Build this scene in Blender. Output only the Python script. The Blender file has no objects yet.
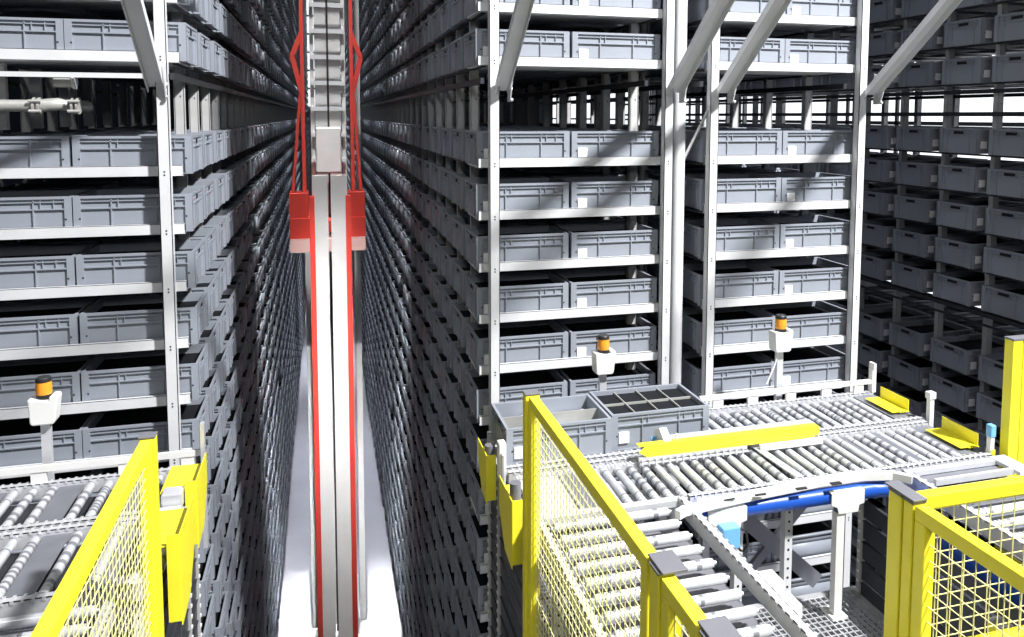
import bpy, bmesh, math, random
import numpy as np
from mathutils import Vector, Matrix
random.seed(7)
sc = bpy.context.scene
col = sc.collection
PI = math.pi

# ------------------------------------------------------------------ materials
def mat(name, color, rough=.5, metal=0., spec=.5, noise=0., nscale=8., emit=None, bump=0.):
    m = bpy.data.materials.new(name); m.use_nodes = True
    nt = m.node_tree; b = nt.nodes['Principled BSDF']
    b.inputs['Base Color'].default_value = (*color, 1)
    b.inputs['Roughness'].default_value = rough
    b.inputs['Metallic'].default_value = metal
    b.inputs['Specular IOR Level'].default_value = spec
    tc = nt.nodes.new('ShaderNodeTexCoord'); nz = nt.nodes.new('ShaderNodeTexNoise')
    nz.inputs['Scale'].default_value = nscale; nz.inputs['Detail'].default_value = 4
    nt.links.new(tc.outputs['Object'], nz.inputs['Vector'])
    if noise:
        rmp = nt.nodes.new('ShaderNodeMapRange')
        rmp.inputs['From Min'].default_value = .3; rmp.inputs['From Max'].default_value = .7
        rmp.inputs['To Min'].default_value = 1 - noise; rmp.inputs['To Max'].default_value = 1 + noise
        nt.links.new(nz.outputs['Fac'], rmp.inputs['Value'])
        mx = nt.nodes.new('ShaderNodeVectorMath'); mx.operation = 'SCALE'
        mx.inputs[0].default_value = color
        nt.links.new(rmp.outputs['Result'], mx.inputs['Scale'])
        nt.links.new(mx.outputs['Vector'], b.inputs['Base Color'])
    if bump:
        bp = nt.nodes.new('ShaderNodeBump'); bp.inputs['Strength'].default_value = bump
        nt.links.new(nz.outputs['Fac'], bp.inputs['Height']); nt.links.new(bp.outputs['Normal'], b.inputs['Normal'])
    if emit:
        b.inputs['Emission Color'].default_value = (*emit[0], 1); b.inputs['Emission Strength'].default_value = emit[1]
    return m
M = dict(
 rack=mat('galvanised_paint', (.66,.67,.69), .45, .1, .5, .05, 5),
 post=mat('galvanised_post', (.50,.50,.50), .5, .2, .5, .10, 6),
 darkrail=mat('dark_rail', (.03,.033,.038), .5, .3, .5, .1),
 tote=mat('grey_tote_plastic', (.255,.278,.322), .42, 0, .5, .04, 3),
 shade_fill=mat('tote_shade_black', (.008,.009,.012), .8, 0, .2),  # near-black fill added to stand for the shade inside the totes
 totein=mat('tote_inside', (.10,.11,.13), .5, 0, .4, .05, 3),
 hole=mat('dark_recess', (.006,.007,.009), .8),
 label=mat('white_paper', (.80,.81,.83), .7, 0, .3, .02, 30),
 white=mat('white_painted_sheet', (.72,.72,.71), .4, 0, .5, .04, 6),
 alu=mat('aluminium_profile', (.62,.63,.66), .32, .35, .5, .06, 9),
 roller=mat('zinc_roller', (.60,.62,.65), .28, .3, .5, .12, 30),
 groove=mat('roller_groove', (.27,.28,.31), .4, .4),
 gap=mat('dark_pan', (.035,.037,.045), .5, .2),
 plate=mat('grey_plate', (.20,.21,.24), .42, .3, .5, .08, 10),
 yellow=mat('yellow_powder_coat', (.84,.76,.035), .38, 0, .5, .03, 6),
 wire=mat('highlit_yellow_wire', (.85,.81,.36), .4, 0, .5, .03, 6),  # yellow wire made paler, overexposed highlights put into the colour
 cap=mat('grey_cap', (.15,.15,.17), .5, .0, .5, .05, 12),
 blue=mat('blue_tube_paint', (.012,.075,.40), .35, 0, .5, .05, 8),
 lblue=mat('light_blue_plastic', (.16,.42,.72), .45, 0, .5, .04, 8),
 amber=mat('amber_lens', (.85,.33,.03), .25, 0, .6, .05, 40),
 black=mat('black_plastic', (.02,.02,.022), .4, 0, .5, .05),
 red=mat('red_painted_steel', (.60,.05,.035), .45, 0, .5, .08, 3),
 dark=mat('dark_cladding', (.045,.05,.06), .35, .3, .5, .08, 6),
 pink=mat('pale_carriage_plate', (.66,.42,.38), .5, 0, .5, .06, 3),
 mastw=mat('mast_grey_white', (.66,.66,.65), .42, .15, .5, .06, 2),
 grate=mat('galvanised_grating', (.50,.51,.53), .4, .4, .5, .08, 20),
 floor=mat('aisle_floor', (.60,.60,.66), .5, 0, .4, .05, 1.5),
 wall=mat('dim_wall', (.22,.23,.26), .8, 0, .3, .05, 1),
 window=mat('daylight_glazing', (.8,.82,.85), .5, 0, .3, 0, 1, ((.93,.97,1.0), 1.25)),
 pipe=mat('pipe_grey', (.42,.42,.40), .45, .3, .5, .1, 14),
)
# ------------------------------------------------------------------ mesh builder
class MB:
    def __init__(s): s.v=[]; s.f=[]; s.mi=[]; s.m=[]
    def box(s, x0,x1,y0,y1,z0,z1, mi=0):
        n=len(s.v)
        s.v += [(x,y,z) for z in (z0,z1) for y in (y0,y1) for x in (x0,x1)]
        for q in ((0,2,3,1),(4,5,7,6),(0,1,5,4),(2,6,7,3),(0,4,6,2),(1,3,7,5)):
            s.f.append(tuple(n+i for i in q)); s.mi.append(mi)
        return s
    def bar(s, a, b, w, h, up=(0,0,1), mi=0):
        a=Vector(a); b=Vector(b); d=(b-a).normalized(); u=Vector(up)
        sd=d.cross(u).normalized(); u=sd.cross(d).normalized(); n=len(s.v)
        for p in (a,b):
            for i,j in ((-1,-1),(1,-1),(1,1),(-1,1)): s.v.append(tuple(p+sd*w/2*i+u*h/2*j))
        for q in ((0,1,2,3),(7,6,5,4),(0,4,5,1),(1,5,6,2),(2,6,7,3),(3,7,4,0)):
            s.f.append(tuple(n+i for i in q)); s.mi.append(mi)
        return s
    def tube(s, pts, r, seg=12, mi=0, cap=True):
        pts=[Vector(p) for p in pts]; rs=r if isinstance(r,(list,tuple)) else [r]*len(pts)
        n0=len(s.v); ref=None
        for i,p in enumerate(pts):
            d=(pts[min(i+1,len(pts)-1)]-pts[max(i-1,0)]).normalized()
            if ref is None: ref=d.orthogonal().normalized()
            ref=(ref-d*ref.dot(d)).normalized(); t=d.cross(ref)
            for k in range(seg):
                a=2*PI*k/seg; s.v.append(tuple(p+ref*math.cos(a)*rs[i]+t*math.sin(a)*rs[i]))
        for i in range(len(pts)-1):
            for k in range(seg):
                a=n0+i*seg+k; b=n0+i*seg+(k+1)%seg
                s.f.append((a,b,b+seg,a+seg)); s.mi.append(mi)
        if cap:
            s.f.append(tuple(n0+k for k in reversed(range(seg)))); s.mi.append(mi)
            s.f.append(tuple(n0+(len(pts)-1)*seg+k for k in range(seg))); s.mi.append(mi)
        return s
    def poly(s, pts, ax, a0, a1, mi=0):
        """extrude a 2D outline along axis ax ('x','y','z') from a0 to a1"""
        n=len(s.v); k=len(pts)
        for a in (a0,a1):
            for (p,q) in pts:
                s.v.append({'x':(a,p,q),'y':(p,a,q),'z':(p,q,a)}[ax])
        s.f.append(tuple(n+i for i in range(k))); s.mi.append(mi)
        s.f.append(tuple(n+k+i for i in reversed(range(k)))); s.mi.append(mi)
        for i in range(k):
            j=(i+1)%k; s.f.append((n+i,n+j,n+k+j,n+k+i)); s.mi.append(mi)
        return s
    def mesh(s, name, mats, smooth=False):
        me=bpy.data.meshes.new(name); me.from_pydata(s.v,[],s.f)
        for m in (mats if isinstance(mats,(list,tuple)) else [mats]): me.materials.append(m)
        me.polygons.foreach_set('material_index', s.mi)
        bm=bmesh.new(); bm.from_mesh(me); bmesh.ops.recalc_face_normals(bm, faces=bm.faces); bm.to_mesh(me); bm.free()
        if smooth:
            for p in me.polygons: p.use_smooth = len(p.vertices)==4
            try: me.set_sharp_from_angle(angle=.7)
            except Exception: pass
        me.update(); return me
    def build(s, name, mats, parent=None, loc=(0,0,0), smooth=False, bevel=0):
        o=link(name, s.mesh(name, mats, smooth), parent, loc)
        if bevel:
            b=o.modifiers.new('bevel','BEVEL'); b.width=bevel; b.segments=2; b.limit_method='ANGLE'
        return o
def link(name, data, parent=None, loc=(0,0,0)):
    o=bpy.data.objects.new(name, data); col.objects.link(o); o.location=loc
    if parent is not None: o.parent=parent
    return o
def tag(o, label=None, cat=None, group=None, kind=None):
    if label: o['label']=label
    if cat: o['category']=cat
    if group: o['group']=group
    if kind: o['kind']=kind
    return o
def empty(name, loc, label, cat, group=None):
    return tag(link(name, None, None, loc), label, cat, group)

# ------------------------------------------------------------------ the rack grid
YF=4.85; PITCH=.56; NK=70; FLOOR=-7.5
up_lv=[.313+.332*i for i in range(18)]
dn_lv=[-.327-.333*j for j in range(21)]
LV=dn_lv[::-1]+up_lv
TL,TW,TH=.612,.43,.217
ORD=['first','second','third','fourth','fifth','sixth','seventh','eighth','ninth','tenth','eleventh','twelfth','thirteenth','fourteenth','fifteenth','sixteenth','seventeenth','eighteenth','nineteenth','twentieth','twenty-first','twenty-second','twenty-third','twenty-fourth']
def lvname(b, dz):
    b-=dz
    if b>0:
        return ORD[int(round((b-.313)/.332))]+' row above open gap'
    return ORD[int(round((-.327-b)/.333))]+' row below open gap'

# ---- tote prototype (local: x length, y width, z height, origin = bottom centre)
def tote_body(near=True):
    m=MB(); L,W,H=TL/2,TW/2,TH; t=.012
    x,y=L-t,W-t
    # open shell
    m.box(-x,x,-y,-y+.006,0,H-.004).box(-x,x,y-.006,y,0,H-.004).box(-x,-x+.006,-y,y,0,H-.004).box(x-.006,x,-y,y,0,H-.004)
    m.box(-x,x,-y,y,0,.006)
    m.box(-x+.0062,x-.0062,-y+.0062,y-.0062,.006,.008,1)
    cs=.038
    for sx in (-1,1):
        for sy in (-1,1):
            xa,xb=sorted((sx*L,sx*(L-cs))); ya,yb=sorted((sy*W,sy*(W-t)))
            m.box(xa,xb,ya,yb,0,H-.014)
            xa,xb=sorted((sx*L,sx*(L-t))); ya,yb=sorted((sy*W,sy*(W-cs)))
            m.box(xa,xb,ya,yb,0,H-.014)
    for sy in (-1,1):
        def bx(x0,x1,d,z0,z1,mi=0):
            ya,yb=sorted((sy*(W-t),sy*(W-t+d))); m.box(x0,x1,ya,yb,z0,z1,mi)
        bx(-L+cs,L-cs,.010,.184,.190); bx(-L+cs,L-cs,.0115,.143,.150)
        for xr in (-.115,.115): bx(xr-.003,xr+.003,.010,.004,H-.02)
        if near:
            for xr in (-.080,.150,.215): bx(xr-.002,xr+.002,.009,.150,H-.02)
        bx(-L+cs,L-cs,.008,0,.008)
        for sx in (-1,1):
            if near:
                ya,yb=sorted((sy*(W+.0008),sy*(W-.002)))
                m.box(sx*(L-.032)-.0045,sx*(L-.032)+.0045,ya,yb,.085,.094,1)
    for sx in (-1,1):
        def by(y0,y1,d,z0,z1,mi=0):
            xa,xb=sorted((sx*(L-t),sx*(L-t+d))); m.box(xa,xb,y0,y1,z0,z1,mi)
        by(-W+cs,W-cs,.010,.150,.157)
        by(-W+cs,-.062,.010,.178,.184); by(.062,W-cs,.010,.178,.184)
        for yr in (-.125,.125): by(yr-.003,yr+.003,.011,.004,H-.02)
        if near:
            for yr in (-.066,.066): by(yr-.003,yr+.003,.011,.150,H-.02)
    return m
def tote_rim():
    m=MB(); L,W,H=TL/2,TW/2,TH; w=.016
    m.box(-L,L,-W,-W+w,H-.014,H).box(-L,L,W-w,W,H-.014,H).box(-L,-L+w,-W+w,W-w,H-.014,H).box(L-w,L,-W+w,W-w,H-.014,H)
    return m
def tote_handle(s=1):
    m=MB(); L=TL/2-.012
    xa,xb=sorted((s*(L+.0045),s*(L-.001))); m.box(xa,xb,-.055,.055,.168,.192)
    return m
def tote_label():
    m=MB(); m.box(-TL/2+.045,-TL/2+.108,-TW/2+.0008,-TW/2+.0125,.045,.108); return m
ME_body=tote_body().mesh('tote_body',[M['tote'],M['hole']])
ME_rim=tote_rim().mesh('tote_rim',M['tote'])
ME_handle=[tote_handle(s).mesh('tote_handle',M['hole']) for s in (-1,1)]
ME_label=tote_label().mesh('tote_label',M['label'])
def whole(lab):
    a=tote_body(False); b=tote_rim(); a.box(-TL/2+.02,TL/2-.02,-TW/2+.02,TW/2-.02,.010,.165,1)  # last box is the added dark block standing for interior shade
    for src,mi in ((b,0),(tote_handle(1),1),(tote_handle(-1),1))+(((tote_label(),2),) if lab else ()):
        n=len(a.v); a.v+=src.v; a.f+=[tuple(i+n for i in f) for f in src.f]; a.mi+=[mi]*len(src.f)
    return a
ME_shade_fill=MB().box(-TL/2+.02,TL/2-.02,-TW/2+.02,TW/2-.02,.010,.165).mesh('shade_fill',M['shade_fill'])
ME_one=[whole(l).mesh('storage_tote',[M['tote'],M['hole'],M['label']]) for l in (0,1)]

# ---- camera model, used only to rank how large each tote shows
F_,CX_,CY_,YAW,PIT,ROL=785.827,541.994,178.0166,.271099,.0786,.00269886
cy,sy,cp,sp,cr,sr=math.cos(YAW),math.sin(YAW),math.cos(PIT),math.sin(PIT),math.cos(ROL),math.sin(ROL)
fw=Vector((sy*cp,cy*cp,-sp)); rt=Vector((cy,-sy,0)); up=rt.cross(fw)
rt2=rt*cr+up*sr; up2=-rt*sr+up*cr
def proj(p):
    p=Vector(p); z=p.dot(fw)
    return (CX_+F_*p.dot(rt2)/z, CY_-F_*p.dot(up2)/z, z)

racks=dict(
 L=dict(rows=[-1.040,-1.660], aisle=1, face=0, dz=-.020, name='left rack', lab=0),
 M=dict(rows=[1.232,1.862], aisle=-1, dz=0, name='middle rack', lab=1),
 R=dict(rows=[2.800,3.422], aisle=0, dz=0, name='right rack', lab=1),
 D=dict(rows=[5.40+TL/2,6.33], aisle=-1, dz=0, name='far right rack', lab=1))
cand=[]; rest=[]
for rk,R in racks.items():
    for ri,x in enumerate(R['rows']):
        for k in range(-1 if rk=='D' else 0, NK):
            y=(5.50+.215+PITCH*(k-1)*.991 if rk=='D' else YF+.025+TW/2+PITCH*k)
            if k>12 and (rk in 'RD'): continue
            if rk=='D' and ri==1 and k<0: continue
            if k>9 and ri==1: continue
            for b in LV:
                bb=b+R['dz']
                if rk=='D':
                    if b>.3: bb=b-.030
                    if b<dn_lv[5]+.01: bb=b-.277              # second open gap of the far right rack
                z=bb+.012
                if k>0 and k<60 and rk in 'LM' and ri==0 and random.random()<.012: continue   # an empty slot
                jit=random.uniform(-.006,.006)
                px,py,dd=proj((x,y,z+.1))
                vis=False
                if 0<=px+30 and px-30<=1024 and -10<=py<=650 and dd>1:
                    w=TW*.6 if ri==0 and rk!='R' else 0
                    if rk in 'LM':
                        if k==0: vis = (z>-2.05) or ri==0
                        else: vis = ri==0
                    elif rk=='R': vis = k==0 and (z>-2.05 or (2.3<z*-1<3.4 and x<3.1))
                    else: vis = ri==0 and px>868 and py<392+(px-868)*.60
                ax=abs(x)
                area=(TL/dd if k==0 and rk!='D' else .10/dd)*TH/dd + (TW*(ax-.3)/(dd*dd))*TH/dd*(1 if ri==0 and rk!='R' else .1)
                (cand if vis else rest).append((area,rk,ri,k,b,(x+(jit if ri==0 else 0),y+jit,z)))
cand.sort(key=lambda c:-c[0])
rest+=cand[300:]; cand=cand[:300]
def side(rk,ri):
    if rk=='L': return ['right','left'][ri]
    return ['left','right'][ri]
groups={}
for n,(area,rk,ri,k,b,loc) in enumerate(cand):
    R=racks[rk]
    dz=R['dz']; lv=lvname(b,0)
    if rk=='D':
        lab='tote in far right rack, %s stack from front, %s'%(ORD[k+1],lv)
    elif k==0:
        lab='%s tote facing front in the %s, %s'%(side(rk,ri),R['name'],lv)
    else:
        lab='aisle tote in %s, %s stack behind the front, %s'%(R['name'],ORD[k-1],lv)
    cat='tote'; gr='grey totes stored in the '+R['name']
    if n<190:
        e=empty('storage_tote',loc,lab,cat,gr)
        link('body',ME_body,e); link('rim',ME_rim,e); link('shade_fill',ME_shade_fill,e)
        if rk!='R': link('handle_slot',ME_handle[1 if rk=='L' else 0],e)
        if R['lab'] and (k==0 or rk=='D'): link('label_sticker',ME_label,e)
    else:
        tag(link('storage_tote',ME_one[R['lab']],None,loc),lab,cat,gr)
# remaining totes: one counted-out object
def tile(mb, locs, name, mats):
    v=np.array(mb.v,dtype=np.float32); nv=len(v); P=np.array(locs,dtype=np.float32)
    V=(v[None]+P[:,None]).reshape(-1,3)
    f=np.array([list(q) for q in mb.f],dtype=np.int32); nf=len(f)
    Fc=(f[None]+(np.arange(len(P))*nv)[:,None,None]).reshape(-1,4)
    me=bpy.data.meshes.new(name)
    me.vertices.add(len(V)); me.vertices.foreach_set('co',V.ravel())
    me.loops.add(Fc.size); me.loops.foreach_set('vertex_index',Fc.ravel().astype(np.int32))
    me.polygons.add(len(Fc)); me.polygons.foreach_set('loop_start',np.arange(0,Fc.size,4,dtype=np.int32))
    me.polygons.foreach_set('material_index',np.tile(np.array(mb.mi,dtype=np.int32),len(P)))
    for m in mats: me.materials.append(m)
    me.update(calc_edges=True); me.validate(); return me
far=MB(); L_,W_,H_=TL/2,TW/2,TH
far.box(-L_+.01,L_-.01,-W_+.01,W_-.01,0,.15,0).box(-L_+.018,L_-.018,-W_+.018,W_-.018,.15,.168,1)  # second box is the added dark block painting the shaded interior
far.box(-L_,L_,-W_,-W_+.016,H_-.02,H_).box(-L_,L_,W_-.016,W_,H_-.02,H_).box(-L_,-L_+.016,-W_,W_,H_-.02,H_).box(L_-.016,L_,-W_,W_,H_-.02,H_)
far.box(-L_+.01,L_-.01,-W_+.01,-W_+.015,.15,H_-.02).box(-L_+.01,L_-.01,W_-.015,W_-.01,.15,H_-.02).box(-L_+.01,-L_+.015,-W_+.01,W_-.01,.15,H_-.02).box(L_-.015,L_-.01,-W_+.01,W_-.01,.15,H_-.02)
for sx in (-1,1):
    for sy in (-1,1):
        xa,xb=sorted((sx*L_,sx*(L_-.038))); ya,yb=sorted((sy*W_,sy*(W_-.038)))
        far.box(xa,xb,ya,yb,0,H_-.015)
for sx in (-1,1):
    xa,xb=sorted((sx*L_,sx*(L_-.012))); far.box(xa,xb,-W_,W_,.150,.157)
me=tile(far,[r[5] for r in rest],'stored_totes',[M['tote'],M['shade_fill']])
tag(link('storage_tote_rows',me),'endless rows of grey plastic totes receding along the aisle faces of the racks','totes','far grey totes',kind='stuff')

# ------------------------------------------------------------------ racks
def c_upright(w=.062,d=.06):
    m=MB(); z0,z1=FLOOR,6.6
    m.box(-w/2,w/2,0,.005,z0,z1).box(-w/2,-w/2+.004,0,d,z0,z1).box(w/2-.004,w/2,0,d,z0,z1).box(-w/2,-w/2+.018,d-.004,d,z0,z1).box(w/2-.018,w/2,d-.004,d,z0,z1)
    return m
def holes(m,x,y,zs,s=.004,mi=1):
    for z in zs: m.box(x-s,x+s,y-.0012,y+.001,z-s,z+s,mi)
post=MB(); post.box(-.031,.031,0,.004,FLOOR,6.6).box(-.028,-.024,0,.05,FLOOR,6.6).box(.024,.028,0,.05,FLOOR,6.6)
for z in (.11,-.33,.45): post.box(.004,.010,-.0012,.0005,z,z+.012,1)
ME_post=post.mesh('post',[M['post'],M['hole']])
def rack(name,loc,label,uprights,x0,x1,dz,planes,extra_gap=False,front=True,lvshift=None,group='tall steel storage racks'):
    e=empty(name,loc,label,'rack',group)
    for ux in uprights:
        m=c_upright(); 
        for b in LV:
            if -3<b<1.5: holes(m,0,-.0005,(b+dz+.012,b+dz+.030))
        m.build('upright',[M['rack'],M['hole']],e,(ux,YF-.055,0))
    if front:
        for b in LV:
            if b>2.4: continue
            m=MB(); z=b+dz
            m.box(x0,x1,YF,YF+.003,z,z+.062).box(x0,x1,YF,YF+.022,z+.059,z+.062).box(x0,x1,YF,YF+.03,z,z+.003)
            m.box(x0,x1,YF+.05,YF+.40,z+.0,z+.008)
            m.build('shelf_beam',M['rack'],e)
    for (px,y0,n,rx) in planes:
        for k in range(n):
            link('post',ME_post,e,(px,y0+PITCH*k,0))
        for b in LV:
            z=(lvshift(b) if lvshift else b)+dz
            MB().box(rx,rx+.03,YF+.05,YF+.4+PITCH*min(n,NK),z-.006,z+.010).build('support_rail',M['darkrail'],e)
        for z in ((.205,.01) if not front else (.20,)):
            gx=(.046 if px==-.858 else -.046)
            MB().box(px+gx-.012,px+gx+.012,YF-.02,YF+.4+PITCH*n,z,z+.036).build('guide_rail',M['darkrail'],e)
    return e
rack('storage_rack',(0,0,0),'pale steel tote rack at the far left, with a pipe in its open gap',[-.862,-2.12],-2.2,-.777,-.02,[(-.858,5.32,NK,-.82),(-2.06,5.33,12,-2.1)])
rack('storage_rack',(0,0,0),'pale steel tote rack in the middle, right side of the crane aisle',[1.027,2.205],.936,2.172,0,[(1.003,5.33,NK,.965),(2.10,5.15,14,2.12)])
rack('storage_rack',(0,0,0),'pale steel tote rack right of the round column, above the roller conveyor end',[2.536,3.70],2.5,3.665,0,[(2.50,5.33,14,2.49),(3.62,5.33,14,3.60)])
def dsh(b):
    if b>.3: return b-.03
    if b<dn_lv[5]+.01: return b-.277
    return b
rD=rack('storage_rack',(0,0,0),'dark rack at the far right seen side on, full of totes',[],0,0,0,[(5.55,4.86,16,5.43),(6.68,4.86,16,6.62)],front=False,lvshift=dsh)
MB().box(5.40,5.43,3.9,14,-1.70,-1.665).box(5.40,5.43,3.9,14,-1.78,-1.765).build('guide_rail',M['darkrail'],rD)
# dark sheet behind lower shelves keeps rack core closed
# thin cross beam and pipe in left gap
for k in range(9):
    MB().box(-1.755,-1.695,5.02+PITCH*k,5.06+PITCH*k,-.085,.285).build('spacer_post',M['post'],bpy.data.objects['storage_rack'])
MB().box(-2.2,-.90,4.86,4.89,.205,.232).build('tie_beam',M['rack'],bpy.data.objects['storage_rack'])
# round column between middle and right rack
c=MB(); c.tube([(2.335,4.93,FLOOR),(2.335,4.93,6.6)],.048,20)
tag(c.build('round_column',M['rack'],smooth=True),'slim round pale steel column between the middle and right racks','column')

# diagonal struts: open C sections rising toward the viewer
def strut(x,wide,label):
    e=empty('diagonal_strut',(x,4.80,.14),label,'strut','diagonal roof struts bolted to the rack uprights')
    d=Vector((0,-1,.79)).normalized(); n=Vector((0,-.79,-1)).normalized()
    L=3.0; w=wide
    m=MB(); a=Vector((0,.03,.02)); b=a+d*L
    m.bar(a,b,w,.005,n)
    for s in (-1,1): m.bar(a+Vector((s*w/2,0,0))+n*.02,b+Vector((s*w/2,0,0))+n*.02,.005,.045,n)
    m.build('channel',M['rack'],e)
    g=MB(); g.poly([(-.02,-.05),(.05,-.05),(.05,.17),(-.09,.12)],'x',w/2+.006,w/2+.012)
    g.build('gusset_plate',M['rack'],e)
    bo=MB()
    for z in (-.04,.03): bo.tube([(w/2+.010,-.02+z*.2,z),(w/2+.022,-.02+z*.2,z)],.010,8)
    bo.build('bolt',M['alu'],e)
strut(-.890,.085,'leftmost diagonal strut, bolted to the left rack upright')
strut(1.072,.085,'diagonal strut bolted to the left upright of the middle rack')
strut(2.24,.105,'diagonal strut at the right upright of the middle rack, beside the round column')
strut(2.60,.105,'diagonal strut at the left upright of the right front rack')
strut(3.765,.110,'rightmost diagonal strut, in front of the dark rack')
b_=MB(); b_.bar((2.53,4.82,.10),(2.36,4.98,-.38),.035,.012); tag(b_.build('cross_brace',M['rack']),'short slanting brace between round column and right rack upright','brace')

# pipe in left gap
e=empty('pipe',(0,0,0),'horizontal grey pipe with clamps in the open gap of the left rack','pipe')
MB().tube([(-2.3,4.95,.045),(-1.50,4.95,.050)],.033,16).build('tube',M['pipe'],e,smooth=True)
MB().tube([(-1.50,4.95,.05),(-1.46,4.95,.055),(-1.42,4.96,.06),(-1.38,4.99,.058),(-1.37,5.05,.05),(-1.37,5.3,.05)],.036,16).build('elbow',M['pipe'],e,smooth=True)
for x,y in ((-1.52,4.95),(-1.335,4.965)):
    m=MB(); m.tube([(x-.018,y,.05),(x-.007,y,.05)],.047,16).tube([(x+.007,y,.05),(x+.018,y,.05)],.047,16).tube([(x-.03,y-.045,.075),(x+.03,y-.045,.075)],.009,8).tube([(x-.03,y-.045,.02),(x+.03,y-.045,.02)],.009,8)
    m.build('clamp',M['pipe'],e)
e=empty('flow_meter',(-1.38,4.95,.185),'small round grey fitting hanging above the pipe in the left rack gap','fitting')
MB().tube([(-.05,0,0),(.04,0,0)],.034,14).build('body',M['pipe'],e,smooth=True)
MB().tube([(.04,0,0),(.055,0,0)],.042,14).build('collar',M['rack'],e,smooth=True)

# ------------------------------------------------------------------ conveyors
ZC=-1.87; RR=.0215
def roller_mesh(L,axis,groove=True):
    m=MB(); z=-RR
    prof=[(-L/2,.008),(-L/2+.015,.008),(-L/2+.0151,RR*.86),(-L/2+.03,RR),]
    if groove:
        for g in (-L/2+.05,-L/2+.075): prof+=[(g-.006,RR),(g-.0055,RR*.8),(g+.0055,RR*.8),(g+.006,RR)]
    prof+=[(L/2-.03,RR),(L/2-.0151,RR*.86),(L/2-.015,.008),(L/2,.008)]
    pts=[((p,0,z) if axis=='x' else (0,p,z)) for p,_ in prof]
    m.tube(pts,[r for _,r in prof],14)
    if not groove: pass
    # dark sleeves
    n0=len(m.f)
    kind=random.choice((0,1,2)); step=(.035,.06,.30)[kind] if axis=='y' else .35
    p=-L/2+.11
    while p<L/2-.05:
        hw=(.008,.012,.004)[kind]; a,b=p-hw,p+hw
        m.tube([((a,0,z) if axis=='x' else (0,a,z)),((b,0,z) if axis=='x' else (0,b,z))],RR+.0006,14,1,cap=False); p+=step*random.uniform(.7,1.5)
    return m.mesh('roller',[M['roller'],M['groove']],smooth=True)
ME_RY=[roller_mesh(.44,'y') for _ in range(5)]
ME_RYb=[roller_mesh(.46,'y') for _ in range(5)]
ME_RX=[roller_mesh(.60,'x') for _ in range(4)]
ME_RXL=[roller_mesh(1.0,'x') for _ in range(3)]
def siderail(e,a,b,axis,name='side_rail',z0=-.06,z1=.012,studs=True,m_='alu'):
    """C rail along axis with a studded lip"""
    m=MB()
    if axis=='x':
        x0,x1,y=a[0],b[0],a[1]
        m.box(x0,x1,y-.018,y-.014,ZC+z0,ZC+z1).box(x0,x1,y+.014,y+.018,ZC+z0,ZC+z1).box(x0,x1,y-.018,y+.018,ZC+z1-.004,ZC+z1)
        if studs:
            x=x0+.03
            while x<x1-.02: m.box(x-.006,x+.006,y-.021,y+.021,ZC+z1-.012,ZC+z1+.003); x+=.0365
    else:
        y0,y1,x=a[1],b[1],a[0]
        m.box(x-.018,x-.014,y0,y1,ZC+z0,ZC+z1).box(x+.014,x+.018,y0,y1,ZC+z0,ZC+z1).box(x-.018,x+.018,y0,y1,ZC+z1-.004,ZC+z1)
        if studs:
            y=y0+.03
            while y<y1-.02: m.box(x-.022,x+.022,y-.008,y+.008,ZC+z1-.016,ZC+z1+.003); y+=.050
    return m.build(name,M[m_],e)
def leg(e,x,y,top=-.1,zb=-2.56):
    m=MB(); m.box(x-.022,x+.022,y-.002,y+.002,zb,ZC+top).box(x-.022,x-.018,y,y+.04,zb,ZC+top).box(x+.018,x+.022,y,y+.04,zb,ZC+top)
    holes(m,x,y-.0022,[zb+.04+.05*i for i in range(11)],.0055)
    return m.build('leg',[M['rack'],M['hole']],e)
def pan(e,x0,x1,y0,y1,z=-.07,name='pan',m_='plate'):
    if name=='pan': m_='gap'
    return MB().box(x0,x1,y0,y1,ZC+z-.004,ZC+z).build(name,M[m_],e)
# right, rear lane
CONVG='roller conveyor lanes'
eA=empty('roller_conveyor',(0,0,0),'rear roller conveyor lane under the racks, carrying the open totes','conveyor',CONVG)
siderail(eA,(.90,4.42),(3.56,4.42),'x'); siderail(eA,(.90,3.945),(3.56,3.945),'x')
x=.96; i=0
while x<3.42:
    link('roller',ME_RY[i%5],eA,(x,4.18,ZC)); x+=.073; i+=1
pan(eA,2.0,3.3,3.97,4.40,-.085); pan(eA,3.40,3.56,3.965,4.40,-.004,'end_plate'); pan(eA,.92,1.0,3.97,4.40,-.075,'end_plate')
for x in (2.7,2.98): pan(eA,x,x+.045,3.965,4.40,-.010,'cover_plate')
m=MB(); m.box(2.27,3.57,4.405,4.425,-1.80,-1.772); 
for x in (2.4,2.65,2.93,3.2,3.45): m.box(x-.035,x+.035,4.41,4.43,-1.87,-1.785)
m.build('guide_rail',M['white'],eA)
m=MB(); m.box(3.545,3.575,4.40,4.44,-1.86,-1.70).box(3.550,3.57,4.395,4.445,-1.70,-1.66).build('end_post',M['white'],eA)
leg(eA,1.87,4.40); leg(eA,3.3,4.40)
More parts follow.
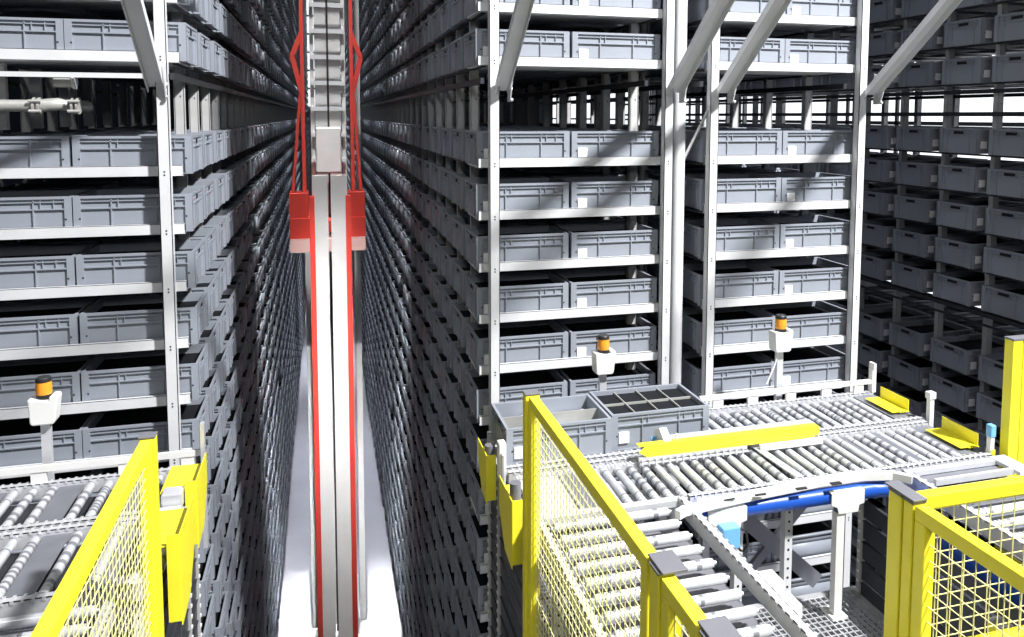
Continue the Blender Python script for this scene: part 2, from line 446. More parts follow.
# right, front lane
eB=empty('roller_conveyor',(0,0,0),'front roller conveyor lane between the yellow rail and the white curved rail','conveyor',CONVG)
siderail(eB,(.90,3.885),(3.53,3.885),'x'); siderail(eB,(1.70,3.405),(3.53,3.405),'x')
x=1.41; i=0
while x<3.40:
    if not (1.93<x<1.96): link('roller',ME_RYb[i%5],eB,(x,3.645,ZC))
    x+=.073; i+=1
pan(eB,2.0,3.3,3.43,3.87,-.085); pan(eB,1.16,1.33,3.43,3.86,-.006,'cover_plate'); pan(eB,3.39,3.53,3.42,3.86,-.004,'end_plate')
for x in (2.86,3.1): pan(eB,x,x+.05,3.43,3.86,-.008,'cover_plate')
m=MB(); m.bar((2.315,3.86,ZC+.012),(2.345,3.43,ZC+.012),.045,.006).build('divert_plate',M['alu'],eB)
MB().box(.93,1.15,3.40,3.81,ZC-.02,ZC-.006).box(.93,1.66,3.385,3.43,ZC-.03,ZC+.002).build('transfer_plate',M['alu'],eB)
MB().box(1.335,1.36,3.43,3.86,ZC-.03,ZC+.004).box(1.15,1.162,3.43,3.80,ZC-.03,ZC+.006).build('chain_guide',M['alu'],eB)
# left portion: chain transfer
for y in (3.83,):
    m=MB(); m.box(.93,1.60,y-.012,y+.012,ZC-.05,ZC+.004)
    q=.95
    while q<1.58: m.box(q-.005,q+.005,y-.014,y+.014,ZC-.01,ZC+.008); q+=.022
    m.build('transfer_chain',M['alu'],eB)
m=MB(); m.box(3.568,3.598,3.90,3.93,-1.98,-1.73).box(3.560,3.606,3.895,3.935,-1.73,-1.69); m.build('end_post',M['white'],eB)
leg(eB,1.98,3.40); leg(eB,2.265,3.40)
# white supports (sheet brackets) and curved guard
def wbracket(x0,x1,z0):
    m=MB(); m.poly([(x0,ZC-.022),(x1,ZC-.022),(x1,ZC-.092),(x1-.03,ZC-.10),(x1-.035,ZC-.135),(x0+.045,ZC-.135),(x0+.035,ZC-.10),(x0,ZC-.085)],'y',3.283,3.289)
    m.box(x0,x1,3.283,3.39,ZC-.026,ZC-.020)
    return m.build('support_bracket',M['white'],eB,bevel=.003)
wbracket(1.745,1.955,0); wbracket(2.43,2.625,1)
m=MB(); m.box(2.47,2.515,3.29,3.33,-2.54,ZC-.13).box(2.45,2.54,3.27,3.37,-2.56,-2.545).build('support_post',M['white'],eB)
pts=[(1.56,3.235,-1.855),(1.60,3.255,-1.853),(1.80,3.285,-1.852),(2.036,3.308,-1.850),(2.4,3.335,-1.846),(2.62,3.338,-1.846),(2.80,3.30,-1.846),(2.86,3.24,-1.846)]
m=MB()
for a,b in zip(pts[:-1],pts[1:]):
    m.bar(a,Vector(b)+(Vector(b)-Vector(a)).normalized()*.01,.03,.044)
for x in (1.85,2.02,2.25,2.45): m.box(x-.03,x+.03,3.27,3.275+ (x-1.8)*.03,-1.84,-1.832,1)
tag(m.build('guard_rail',[M['white'],M['black']],None,bevel=.006),'white curved guard rail along the front edge of the conveyor above the blue tube','guard rail')
# blue tube
m=MB(); m.tube([(1.70,3.335,-1.925),(2.70,3.335,-1.925),(2.79,3.32,-1.925),(2.84,3.26,-1.93),(2.88,3.14,-1.98),(2.90,3.0,-2.09),(2.90,1.6,-2.10)],.042,16)
o=tag(m.build('blue_tube',M['blue'],smooth=True),'thick blue tube running under the front edge of the conveyor','tube')
MB().tube([(2.235,3.335,-1.925),(2.243,3.335,-1.925)],.0395,16).build('joint_ring',M['black'],o,smooth=True)
# light blue device
e=empty('motor_module',(1.84,3.25,-2.005),'small light blue module hanging under the left white bracket','module')
MB().box(-.05,.045,-.03,.03,-.055,.055).build('housing',M['lblue'],e,bevel=.008)
MB().box(-.085,-.052,-.025,.02,-.05,.035).build('connector',M['alu'],e,bevel=.004)
MB().tube([(.05,0,.03),(.085,-.01,.02),(.095,-.01,-.05),(.08,0,-.09),(.06,0,-.08)],.007,8).build('cable',M['black'],e,smooth=True)
# centre lane toward camera
eC=empty('roller_conveyor',(0,0,0),'roller conveyor lane coming toward the viewer behind the yellow mesh fence','conveyor',CONVG)
siderail(eC,(1.66,1.3),(1.66,3.40),'y'); siderail(eC,(.93,1.3),(.93,3.40),'y'); 

y=3.34; i=0
while y>1.3:
    link('roller',ME_RX[i%4],eC,(1.275,y,ZC)); y-=.1125; i+=1
MB().box(.955,1.595,1.3,3.38,ZC-.095,ZC-.090).build('pan',M['cap'],eC)
MB().box(1.70,1.79,2.70,2.80,ZC-.12,ZC-.03).box(1.70,1.78,2.56,2.66,ZC-.12,ZC-.04).build('junction_box',M['white'],eC,bevel=.006)
for y in (3.2,2.0): leg(eC,1.60,y); leg(eC,.97,y)
# right lane toward camera
eD=empty('roller_conveyor',(0,0,0),'roller conveyor lane at the right edge, behind the yellow corner fence','conveyor',CONVG)
siderail(eD,(2.93,1.4),(2.93,3.36),'y'); siderail(eD,(3.95,1.4),(3.95,3.36),'y')
y=3.16; i=0
while y>1.4:
    link('roller',ME_RXL[i%3],eD,(3.44,y,ZC)); y-=.1125; i+=1
MB().box(2.95,3.93,1.4,3.3,ZC-.095,ZC-.09).build('pan',M['plate'],eD)
MB().box(2.96,3.55,3.335,3.375,ZC-.02,ZC+.004).box(3.0,3.50,3.215,3.235,ZC-.02,ZC+.012).box(3.50,3.60,3.18,3.38,ZC-.01,ZC+.008).build('transfer_rail',M['alu'],eD)
MB().box(2.96,3.5,3.24,3.33,ZC-.03,ZC-.022).build('transfer_plate',M['plate'],eD)
for y in (3.1,2.2): leg(eD,2.95,y)
MB().box(2.90,2.96,1.5,3.2,-2.32,-2.28).build('cross_member',M['alu'],eD)
# left lanes
eL=empty('roller_conveyor',(0,0,0),'rear roller conveyor lane in front of the left rack','conveyor',CONVG)
siderail(eL,(-2.6,4.385),(-.64,4.385),'x'); siderail(eL,(-2.6,3.93),(-.66,3.93),'x')
x=-.70; i=0; pat=[.08,.08,.15,.085,.085,.17,.09,.085,.16,.085,.08,.15,.085,.08,.15,.085,.08,.15,.085,.08]
while x>-2.55 and i<len(pat):
    link('roller',ME_RY[i%5],eL,(x,4.155,ZC)); x-=pat[i]
    if pat[i]>.12: pan(eL,x+.03,x+pat[i]-.03,3.95,4.37,-.012,'cover_plate')
    i+=1
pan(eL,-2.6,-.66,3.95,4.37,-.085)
m=MB(); m.box(-2.6,-.64,4.375,4.395,-1.80,-1.768)
for x in (-2.2,-1.85,-1.42,-1.02,-.72): m.box(x-.035,x+.035,4.38,4.40,-1.87,-1.785)
m.build('guide_rail',M['white'],eL)
MB().box(-.655,-.635,4.35,4.39,-2.3,-1.62).build('end_post',M['alu'],eL)
eL2=empty('roller_conveyor',(0,0,0),'front roller conveyor lane on the left, behind the sloping yellow fence','conveyor',CONVG)
siderail(eL2,(-2.6,3.875),(-.66,3.875),'x'); siderail(eL2,(-2.6,3.325),(-.70,3.325),'x')
ME_RYc=[roller_mesh(.52,'y') for _ in range(4)]
x=-.70; i=0
while x>-2.5 and i<len(pat):
    link('roller',ME_RYc[i%4],eL2,(x,3.60,ZC)); x-=pat[(i+1)%len(pat)]
    if pat[(i+1)%len(pat)]>.12: pan(eL2,x+.03,x+pat[(i+1)%len(pat)]-.03,3.35,3.86,-.012,'cover_plate')
    i+=1
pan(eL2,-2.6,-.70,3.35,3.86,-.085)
leg(eL2,-.75,3.34)
eL3=empty('roller_conveyor',(0,0,0),'roller conveyor lane at the bottom left corner with rollers lying crosswise','conveyor',CONVG)
siderail(eL3,(-.82,1.4),(-.82,3.29),'y'); siderail(eL3,(-1.9,1.4),(-1.9,3.29),'y')
y=3.22; i=0
while y>1.4:
    link('roller',ME_RXL[i%3],eL3,(-1.36,y,ZC)); y-=.1125; i+=1
MB().box(-1.88,-.84,1.4,3.28,ZC-.095,ZC-.09).build('pan',M['plate'],eL3)
leg(eL3,-.84,3.0); leg(eL3,-.84,2.2)

# yellow rail with white backing
e=empty('yellow_guard_rail',(1.6,3.80,-1.80),'long yellow guard rail between the two conveyor lanes, behind it a pale strip','guard rail')
m=MB(); m.poly([(0,.0),(.05,-.03),(.40,-.03),(.40,.035),(.04,.035)],'y',-.004,.0); m.box(.40,1.08,-.004,0,-.03,.035); m.box(.0,1.08,0,.04,.030,.036)
m.box(1.08,1.11,-.004,.05,-.02,.03)
m.build('yellow_face',M['yellow'],e)
MB().box(.15,1.12,.045,.115,.0,.030).build('top_profile',M['alu'],e,bevel=.004)
MB().box(.12,1.10,.115,.121,.0,.026).build('blue_strip',M['lblue'],e)
m=MB(); m.box(.0,.65,-.02,-.012,-.062,-.052).box(.0,.65,-.004,.01,-.052,-.03)
for i in range(16): m.box(.01+i*.04,.018+i*.04,-.022,-.010,-.07,-.035)
m.build('slotted_strip',M['alu'],e)
MB().box(.72,1.12,-.030,-.010,-.062,-.03).build('white_block',M['white'],e)
m=MB(); m.poly([(.02,.0),(.16,.0),(.15,.055),(.09,.085),(.02,.04)],'x',.155,.20); m.tube([(.235,.03,.03),(.235,.03,.07)],.008,8)
m.build('end_bracket',M['white'],e,bevel=.004)
# yellow stops on the right end
for (x,y0,y1,lab) in ((3.42,4.05,4.31,'yellow angled end stop on the rear lane, nearest the rack'),(3.42,3.50,3.77,'yellow angled end stop on the front lane, beside the white stub post')):
    m=MB(); m.box(x,x+.12,y0,y1,ZC+.012,ZC+.016); m.box(x+.118,x+.122,y0,y1,ZC+.012,ZC+.085)
    for i in range(4): m.box(x+.05+i*.02,x+.06+i*.02,y0-.012,y0,ZC+.012,ZC+.015)
    tag(m.build('end_stop',M['yellow']),lab,'end stop','yellow end stops at the right end of the conveyor')
# yellow end guards at aisle ends (4)
def endguard(x,s,y0,y1,z1,z0,lab,pw=.16):
    m=MB(); m.poly([(y0,z1),(y1,z1),(y1,z0+.18),(y0+(y1-y0)*.55,z0+.02),(y0,z0)],'x',x-.0025,x+.0025)
    m.box(*sorted((x,x-s*pw)),y0,y1-.02,z1-.05,z1-.046)
    m.box(*sorted((x,x-s*.05)),y0-.004,y0,z0+.02,z1)
    o=tag(m.build('end_guard',M['yellow']),lab,'end guard','yellow end guards on the aisle side of the conveyors')
    MB().tube([(x-s*.03,y0+.06,ZC-.02),(x-s*.03,y0+.06,ZC+.10)],.028,14).build('bumper_roller',M['cap'],o,smooth=True)
endguard(-.615,1,3.93,4.25,-1.735,-2.07,'upper yellow end guard closing the rear left conveyor lane at the aisle')
endguard(-.595,1,3.36,3.70,-1.70,-2.09,'lower yellow end guard closing the front left conveyor lane at the aisle')
endguard(.805,-1,3.98,4.22,-1.80,-2.07,'yellow end guard at the aisle end of the rear lane beside the open totes',.05)
endguard(.835,-1,3.52,3.80,-1.83,-2.17,'yellow end guard just left of the mesh fence post',.07)
e=empty('sensor_unit',(-.72,3.90,ZC),'white sensor unit between the two yellow guards on the left','sensor')
MB().box(-.04,.05,-.04,.05,.03,.11).build('housing',M['alu'],e,bevel=.008)
MB().box(-.10,.05,-.10,-.05,.02,.06).build('arm',M['white'],e,bevel=.006)
e=empty('sensor_unit',(.875,3.93,ZC),'white sensor unit with pipe at the left end of the open totes','sensor')
MB().box(-.02,.02,-.03,.03,-.04,.16).build('housing',M['white'],e,bevel=.006)
MB().tube([(.0,-.05,-.05),(.0,-.05,.10),(.0,.06,.12)],.012,8).build('pipe',M['alu'],e,smooth=True)

# open totes on the conveyor
def opentote(loc,label,rows,cols_,wx):
    e=empty('open_tote',loc,label,'tote','open totes on the conveyor')
    sx=.596/TL; sy_=.395/TW
    for nm,me in (('body',ME_body),('rim',ME_rim),('handle_slot',ME_handle[0]),('handle_slot',ME_handle[1]),('label_sticker',ME_label)):
        o=link(nm,me,e); o.scale=(sx,sy_,.211/TH)
    o=link('shade_fill',ME_shade_fill,e); o.scale=(sx,sy_,1.12 if cols_>1 else .62)  # added shade block, raised in the compartment tote to cover lit inner walls
    m=MB(); L=.283; W=.183
    for i in range(1,cols_): x=-L+2*L*i/cols_; m.box(x-.003,x+.003,-W,W,.01,.198)
    for i in range(1,rows): y=-W+2*W*i/rows; m.box(-L,L,y-.003,y+.003,.01,.1982)
    m.build('divider',M['pipe'],e)
    return e
t1=opentote((1.205,4.15,ZC),'open grey tote on the conveyor split in two, left one, with clear film inside',2,1,0)
t2=opentote((1.815,4.19,ZC),'open grey tote on the conveyor with eight dark compartments',2,4,0)
film=mat('clear_film',(.55,.58,.62),.25,0,.6,.1,12); 
def filmobj(cx,cy,w,d,z,lab,seed):
    random.seed(seed); n=9; m=MB(); vs=[]
    for i in range(n):
        for j in range(n):
            u,v=i/(n-1)-.5,j/(n-1)-.5
            m.v.append((cx+u*w,cy+v*d,z+random.uniform(-.012,.014)+.02*math.sin(u*9+seed)*math.cos(v*5)))
    for i in range(n-1):
        for j in range(n-1):
            a=i*n+j; m.f.append((a,a+n,a+n+1,a+1)); m.mi.append(0)
    o=m.build('plastic_film',film,smooth=True); s=o.modifiers.new('th','SOLIDIFY'); s.thickness=.002
    tag(o,lab,'film','crumpled film in the open tote')
filmobj(1.25,4.25,.42,.13,ZC+.12,'crumpled clear film in the back half of the left open tote',1)
filmobj(1.30,4.06,.40,.12,ZC+.11,'crumpled clear film in the front half of the left open tote',2)
tag(MB().box(2.01,2.08,4.04,4.14,ZC+.10,ZC+.16).build('paper_slip',M['white'],None,bevel=.004),'small white packet in the front right compartment of the open tote','packet')

# beacons
def beacon(x,y,z,zb,label,flip=0):
    e=empty('warning_beacon',(x,y,zb),label,'beacon','amber warning beacons on posts')
    h=z-zb
    m=MB(); m.box(-.022,.022,-.015,.015,0,h).build('post',M['alu'],e)
    m=MB(); m.poly([(-.065,h+.125),(.03,h+.115),(.035,h+.135),(.065,h+.135),(.07,h+.12),(.055,h+.0),(.045,h-.012),(-.05,h-.012),(-.058,h)],'y',-.055,.035).build('housing',M['white'],e,bevel=.008)
    MB().tube([(0,-.01,h+.115),(0,-.01,h+.14)],.036,20).build('base_ring',M['black'],e,smooth=True)
    MB().tube([(0,-.01,h+.14),(0,-.01,h+.155),(0,-.01,h+.175),(0,-.01,h+.205)],[.036,.038,.038,.036],20).build('lens',M['amber'],e,smooth=True)
    MB().tube([(0,-.01,h+.205),(0,-.01,h+.222),(0,-.01,h+.228)],[.037,.036,.030],20).build('cap',M['black'],e,smooth=True)
beacon(-1.405,4.48,-1.565,-1.95,'amber beacon on a post in front of the left rack')
beacon(1.645,4.50,-1.575,-1.95,'amber beacon on a post above the open totes, in front of the middle rack')
beacon(2.875,4.48,-1.525,-1.95,'amber beacon on a post in front of the right front rack, cable on it')
MB().tube([(2.775,4.46,-1.75),(2.835,4.46,-1.62),(2.855,4.46,-1.54)],.005,8).build('cable',M['white'],[o for o in bpy.data.objects if o.name.startswith('warning_beacon')][-1])
for o in list(bpy.data.objects):
    if o.name.startswith('cable') and o.parent and o.parent.name.startswith('warning_beacon'):
        o.location=-o.parent.location

# ------------------------------------------------------------------ fences
ZT=-1.22; ZG=-2.56
def wire_mesh(m,axis,fixed,a0,a1,z0,z1,p=.04,r=.0013):
    a=a0
    while a<=a1:
        if axis=='y': m.box(fixed-r,fixed+r,a-r,a+r,z0,z1)
        else: m.box(a-r,a+r,fixed-r,fixed+r,z0,z1)
        a+=p
    z=z1
    while z>=z0:
        if axis=='y': m.box(fixed+r,fixed+3*r,a0,a1,z-r,z+r)
        else: m.box(a0,a1,fixed+r,fixed+3*r,z-r,z+r)
        z-=p
def panel(e,axis,fixed,a0,a1,z0=ZG+.1,z1=ZT,fw_=.045,th=.042,p=.04):
    m=MB()
    def B(p0,p1,q0,q1):
        if axis=='y': m.box(fixed-th/2,fixed+th/2,p0,p1,q0,q1)
        else: m.box(p0,p1,fixed-th/2,fixed+th/2,q0,q1)
    B(a0,a1,z1-fw_,z1); B(a0,a1,z0,z0+fw_); B(a0,a0+fw_,z0+fw_,z1-fw_); B(a1-fw_,a1,z0+fw_,z1-fw_)
    m.build('frame',M['yellow'],e,bevel=.003)
    w=MB(); wire_mesh(w,axis,fixed,a0+.01,a1-.01,z0+.01,z1-.01,p); w.build('wire_mesh',M['wire'],e)
def fpost(e,x,y,w=.05,d=.05,zt=ZT,caps=True):
    m=MB(); m.box(x-w/2,x+w/2,y-d/2,y+d/2,ZG,zt)
    o=m.build('post',M['yellow'],e,bevel=.004)
    MB().box(x-w/2-.002,x+w/2+.002,y-d/2-.002,y+d/2+.002,zt,zt+.008).build('cap',M['cap'],o,bevel=.002)
    MB().box(x-.005,x+.005,y-d/2-.006,y-d/2,zt-.12,zt-.105).build('bolt',M['alu'],o)
    MB().box(x-w/2-.03,x+w/2+.03,y-d/2-.03,y+d/2+.03,ZG,ZG+.008).build('base_plate',M['yellow'],o)
e=empty('mesh_fence',(0,0,0),'yellow mesh fence in the middle foreground, sloping away right of the aisle','fence','yellow mesh fences')
XM=.862
fpost(e,XM,3.27,.066,.05); panel(e,'y',XM,1.93,3.235); fpost(e,XM,1.875,.05,.06); panel(e,'y',XM,1.62,1.835); fpost(e,XM,1.58)
MB().box(XM-.02,XM+.055,1.83,1.93,ZT+.009,ZT+.016).build('joint_plate',M['cap'],e,bevel=.002)
MB().box(XM-.02,XM+.055,1.53,1.63,ZT+.009,ZT+.016).build('joint_plate',M['cap'],e,bevel=.002)
e=empty('mesh_fence',(0,0,0),'yellow mesh fence at the bottom left, sloping away left of the aisle','fence','yellow mesh fences')
XL=-.665
fpost(e,XL,3.20,.056,.05); panel(e,'y',XL,1.4,3.165)
e=empty('mesh_fence',(0,0,0),'yellow mesh corner fence at the bottom right with two panels meeting','fence','yellow mesh fences')
XR=1.795
fpost(e,XR,2.07,.05,.06); panel(e,'y',XR,1.10,1.985,p=.05); fpost(e,XR,2.01,.05,.04)
panel(e,'x',2.045,XR+.03,3.6,z0=ZC+.06,p=.05)
MB().box(XR-.027,XR+.027,1.985,2.12,ZT+.009,ZT+.016).build('joint_plate',M['cap'],e,bevel=.002)
e=empty('fence_post',(3.70,3.40,ZG),'tall yellow fence post at the right edge, behind the corner fence','fence post')
MB().box(-.082,-.015,-.03,.03,0,ZT-ZG).build('post',M['yellow'],e,bevel=.004)
MB().box(-.010,.06,-.03,.03,0,ZT-ZG).build('door_post',M['yellow'],e,bevel=.004)
MB().box(-.084,.062,-.032,.032,ZT-ZG,ZT-ZG+.01).build('cap',M['cap'],e)
w=MB(); wire_mesh(w,'x',3.40,3.77,4.6,ZG+.1,ZT-.02); w.v=[(a-3.70,b-3.40,c-ZG) for a,b,c in w.v]; w.build('wire_mesh',M['wire'],e)
e=empty('sensor_unit',(3.545,3.42,ZC),'small light blue sensor left of the tall yellow post','sensor')
MB().box(-.014,.014,-.015,.015,.0,.12).build('body',M['white'],e,bevel=.004)
MB().box(-.018,.018,-.02,.02,.10,.17).build('head',M['lblue'],e,bevel=.006)
MB().box(-.012,.016,-.02,.02,-.03,.03).build('foot',M['yellow'],e)
# short yellow post seen through the corner fence
e=empty('fence_post',(2.50,2.30,ZG),'short yellow post seen through the wire of the corner fence','fence post')
MB().box(-.06,0,-.03,.03,0,.62).box(.01,.07,-.03,.03,0,.55).build('post',M['yellow'],e,bevel=.004)
MB().box(-.062,.002,-.032,.032,.62,.628).build('cap',M['cap'],e)

# ------------------------------------------------------------------ platform
def grating(x0,x1,y0,y1,z,label):
    m=MB(); x=x0
    while x<x1: m.box(x-.0035,x+.0035,y0,y1,z-.02,z); x+=.033
    y=y0
    while y<y1: m.box(x0,x1,y-.003,y+.003,z-.006,z-.001); y+=.036
    m.box(x0-.02,x1+.02,y1,y1+.03,z-.05,z+.005).box(x0-.02,x1+.02,y0-.03,y0,z-.05,z+.005)
    m.box(x0-.02,x0,y0,y1,z-.05,z+.005).box(x1,x1+.02,y0,y1,z-.05,z+.005)
    return tag(m.build('grating_platform',M['grate']),label,'platform','open steel grating platforms')
grating(1.55,2.72,1.2,3.47,ZG,'steel grating walkway below the conveyors, bottom right')
grating(.96,1.53,1.2,4.4,ZG,'steel grating deck below the middle conveyor lane')
grating(-2.6,-.74,1.2,4.4,ZG,'steel grating deck below the left conveyor lanes')
grating(2.76,4.4,1.2,3.47,ZG,'steel grating deck below the right conveyor lane')
def cladding(x,y0,y1,z0,z1,label):
    e=empty('side_cladding',(0,0,0),label,'cladding','dark plank cladding beside the aisle')
    m=MB(); z=z1
    while z>z0:
        m.box(x-.004,x+.004,y0,y1,z-.105,z-.012); m.box(x-.010,x+.010,y0,y1,z-.014,z-.008); z-=.115
    m.build('planks',M['dark'],e)
    for yy in (y0+.02,y1-.02,y0*.28+y1*.72):
        p=MB(); p.box(x-.016,x+.016,yy-.014,yy+.014,z0,z1)
        s=-1 if x>0 else 1
        q=z0+.04
        while q<z1: p.box(*sorted((x+s*.016,x+s*.022)),yy-.007,yy+.007,q-.007,q+.007,1); q+=.055
        p.build('perforated_post',[M['post'],M['white']],e)
cladding(.915,3.42,4.42,-7.5,-1.99,'dark planked side cladding under the conveyor end, right of the aisle')
cladding(-.70,3.36,4.38,-7.5,-1.99,'dark planked side cladding under the conveyor end, left of the aisle')
cladding(2.74,2.1,3.46,-3.4,-2.02,'dark planked side wall at the right of the grating walkway')
MB().box(2.70,2.728,1.3,3.42,ZG,ZG+.09)
m=MB(); m.bar((2.62,4.60,-2.64),(3.30,4.60,-3.27),.11,.03,(0,1,0)).bar((3.36,4.66,-2.58),(2.62,4.66,-3.33),.06,.03,(0,1,0))
tag(m.build('cross_brace',M['plate']),'dark crossed steel braces under the conveyor in front of the lower totes','brace')

# ------------------------------------------------------------------ stacker crane in the aisle
e=empty('stacker_crane',(0.07,10.7,FLOOR),'tall storage crane with pale mast and red rails standing in the aisle','crane')
def loc(mb,name,mt,parent=None,**k):
    mb.v=[(a-.07,b-10.7,c-FLOOR) for a,b,c in mb.v] if parent is None else mb.v
    return mb.build(name,mt,e if parent is None else parent,**k)
m=MB(); m.box(-.10,.235,10.98,11.25,FLOOR+.3,6.2); m.box(-.16,-.11,10.9,11.2,FLOOR+.3,6.2); m.box(.245,.295,10.9,11.2,FLOOR+.3,6.2); loc(m,'mast',M['mastw'])
m=MB(); m.box(-.27,-.20,10.95,11.2,FLOOR+.3,-1.7); loc(m,'side_column',M['mastw'])
m=MB(); m.box(.38,.46,10.95,11.2,FLOOR+.3,-1.7); loc(m,'side_column',M['mastw'])
m=MB(); m.box(.42,.48,10.8,10.95,-1.0,4.0); loc(m,'grey_tube',M['post'])
for x in (-.155,.285):
    m=MB(); m.box(x-.032,x+.032,10.12,10.19,FLOOR+.3,-1.0); loc(m,'red_rail',M['red'])
for x in (-.245,.36):
    m=MB(); m.box(x-.022,x+.022,10.45,10.55,-1.5,4.2); loc(m,'carriage_upright',M['red'])
m=MB(); m.box(.055,.080,10.80,10.86,FLOOR+.3,6); loc(m,'lifting_cable',M['black'])
z=-.62
while z<5:
    m=MB(); m.box(-.15,.28,10.86,10.90,z,z+.06 if z>-1.4 else z+.03); loc(m,'rung',M['rack' if z>-1.4 else 'mastw']); z+=.34
# lift carriage
for x0,x1 in ((-.145,.040),(.075,.27)):
    m=MB(); m.box(x0,x1,10.20,10.26,FLOOR+.34,-.75); loc(m,'mast_panel',M['mastw'])
m=MB(); m.box(-.43,-.15,10.30,10.72,-1.55,-1.30).box(.275,.50,10.30,10.72,-1.55,-1.30).box(-.15,.275,10.40,10.72,-1.50,-1.35); loc(m,'lift_carriage',M['red'])
m=MB(); m.box(-.43,.50,10.28,10.74,-1.73,-1.56); loc(m,'carriage_plate',M['pink'])
for x0,x1 in ((-.43,-.20),(.30,.50)):
    m=MB(); m.box(x0,x1,10.32,10.40,-1.38,-.98).box(x0,x1,10.60,10.68,-1.38,-.98); loc(m,'fork_guard',M['red'])
    m=MB(); m.bar((x0+.04 if x0<0 else x1-.04,10.5,-.98),(-.245 if x0<0 else .36,10.5,.6),.035,.035,(0,1,0)); loc(m,'diagonal_tie',M['red'])
for s,x in ((-1,-.245),(1,.36)):
    m=MB(); m.bar((x,10.5,.25),(x+s*.12,10.5,.75),.06,.05,(0,1,0)).bar((x+s*.12,10.5,.75),(x,10.5,1.05),.06,.05,(0,1,0)); loc(m,'frame_corner',M['red'])
m=MB(); m.box(-.10,.22,10.60,10.80,-.75,-.15); loc(m,'drive_housing',M['white'],bevel=.02)
m=MB(); m.box(-.02,.03,10.56,10.60,-1.2,-1.0).box(.10,.16,10.56,10.60,-1.2,-1.0); loc(m,'dark_vent',M['black'])
m=MB(); m.box(-.35,.48,9.7,10.95,FLOOR+.12,FLOOR+.34); loc(m,'travel_base',M['mastw'])
m=MB(); m.tube([(.0,10.1,FLOOR+.14),(.14,10.1,FLOOR+.14)],.13,20); m.tube([(.0,10.7,FLOOR+.14),(.14,10.7,FLOOR+.14)],.13,20); loc(m,'wheel',M['black'],smooth=True)
o=MB().box(.035,.105,6,44,FLOOR,FLOOR+.02).build('floor_rail',M['plate']); tag(o,'single dark rail laid along the aisle floor under the crane','rail')

# ------------------------------------------------------------------ the setting
def struct(o): o['kind']='structure'; return o
struct(MB().box(-5,9.5,-3,46,FLOOR-.05,FLOOR).build('floor',M['floor']))
struct(MB().box(-5,9.5,46,46.1,FLOOR,9.5).build('wall_back',M['wall']))
struct(MB().box(9.4,9.5,-3,46,FLOOR,9.5).build('wall_right',M['wall']))
struct(MB().box(-5,9.5,-3,46,9.5,9.55).build('ceiling',M['wall']))
w=struct(MB().box(9.36,9.39,6,32,-.7,1.7).build('window_1',M['window']))
m=MB()
y=6.0
while y<32: m.box(9.30,9.34,y-.03,y+.03,-.7,1.7); y+=1.3
for z in (-.7,-.1,.5,1.1,1.7): m.box(9.30,9.34,6,32,z-.03,z+.03)
m.build('window_frame',M['darkrail'],w)
w=struct(MB().box(9.36,9.39,8,16,-3.4,-2.7).build('window_3',M['window']))
m=MB()
for z in (-3.4,-2.7): m.box(9.30,9.34,8,16,z-.04,z+.04)
m.build('window_frame',M['darkrail'],w)
w=struct(MB().box(-.9,1.1,45.93,45.97,.5,7.4).build('window_2',M['window']))
m=MB()
for z in (1.5,2.5,3.5,4.5,5.5,6.5): m.box(-.9,1.1,45.86,45.92,z-.05,z+.05)
m.build('window_frame',M['darkrail'],w)
# ties over the aisle
for y in (14,18,22,27,33,40):
    tag(MB().box(-.80,.95,y,y+.12,6.61,6.73).build('aisle_tie_beam',M['rack']),'pale tie beam crossing high over the crane aisle between the racks','beam','tie beams over the aisle')

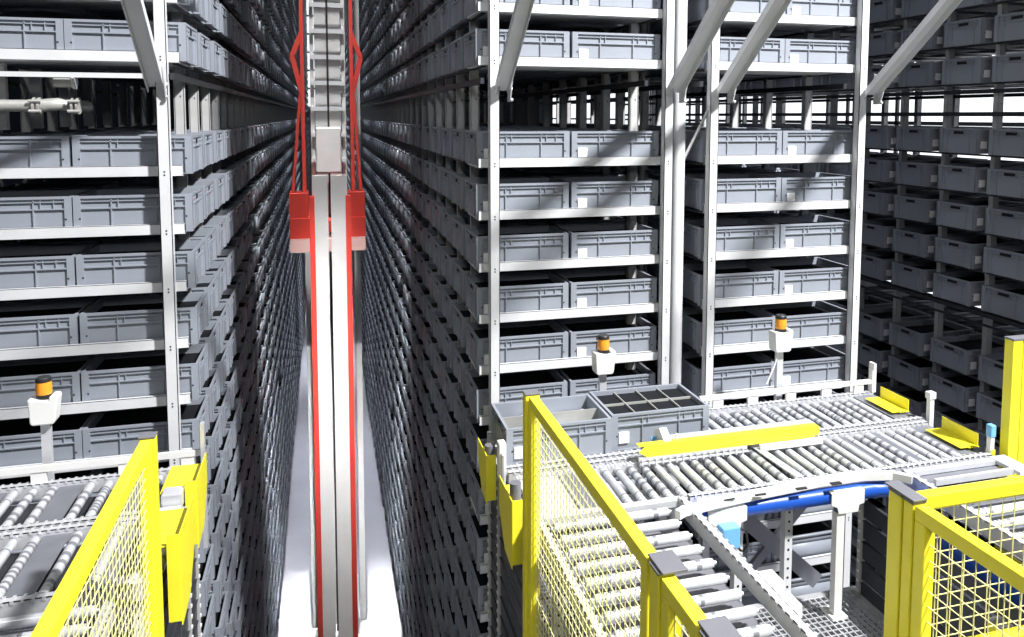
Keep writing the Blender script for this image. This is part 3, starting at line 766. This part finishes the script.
# ------------------------------------------------------------------ lights
def area(name,loc_,tgt,sx,sy_,power,color=(1,1,1)):
    l=bpy.data.lights.new(name,'AREA'); l.shape='RECTANGLE'; l.size=sx; l.size_y=sy_; l.energy=power; l.color=color
    o=bpy.data.objects.new(name,l); col.objects.link(o); o.location=loc_
    d=Vector(tgt)-Vector(loc_); o.rotation_euler=d.to_track_quat('-Z','Y').to_euler(); return l; return o
area('hall_light',(-4.2,-.6,8.0),(.6,4.6,-1.2),.6,.6,200,(1,.99,.98))
area('hall_light',(6.4,-1.5,8.3),(1.8,4.3,-1.2),.6,.6,4400,(1,.99,.98))
area('hall_light',(.3,-2.6,1.3),(.6,4.6,-.3),.8,.5,48,(.93,.97,1))  # unseen fill light added near camera height to brighten posts in the gaps
for y,p in ((14,30),(18,42),(24,60),(32,80)):
    l=area('aisle_light',(.08,y,7.0),(.08,y,-7),.8,2.0,p,(.90,.93,1)); l.spread=math.radians(28)
l=area('aisle_light',(.06,5.2,8.9),(.06,10.2,-3.6),.2,.2,32,(1,1,1)); l.spread=math.radians(10)  # unseen narrow light added to whiten the crane's mast panels
l=area('aisle_light',(.06,8.7,8.9),(.06,10.6,-1.2),.3,.3,42,(1,1,1)); l.spread=math.radians(22)  # added beam with no visible source, brightens the upper crane mast
area('aisle_light',(.08,44.5,1.5),(.08,10,-2.5),1.3,9,90,(.85,.92,1))

w=bpy.data.worlds.new('hall'); sc.world=w; w.use_nodes=True
w.node_tree.nodes['Background'].inputs[0].default_value=(.35,.45,.65,1); w.node_tree.nodes['Background'].inputs[1].default_value=.008

# ------------------------------------------------------------------ camera
cd=bpy.data.cameras.new('camera'); cam=bpy.data.objects.new('camera',cd); col.objects.link(cam); sc.camera=cam
cam.matrix_world=Matrix(((rt2.x,up2.x,-fw.x,0),(rt2.y,up2.y,-fw.y,0),(rt2.z,up2.z,-fw.z,0),(0,0,0,1)))
cd.sensor_fit='HORIZONTAL'; cd.sensor_width=36; cd.lens=F_*36/1024
cd.shift_x=-(CX_-512)/1024; cd.shift_y=-(318.5-CY_)/1024; cd.clip_start=.05; cd.clip_end=200
sc.view_settings.view_transform='Standard'; sc.view_settings.look='None'; sc.view_settings.exposure=0; sc.view_settings.gamma=1
sc.view_settings.use_curve_mapping=False
sc.cycles.max_bounces=6
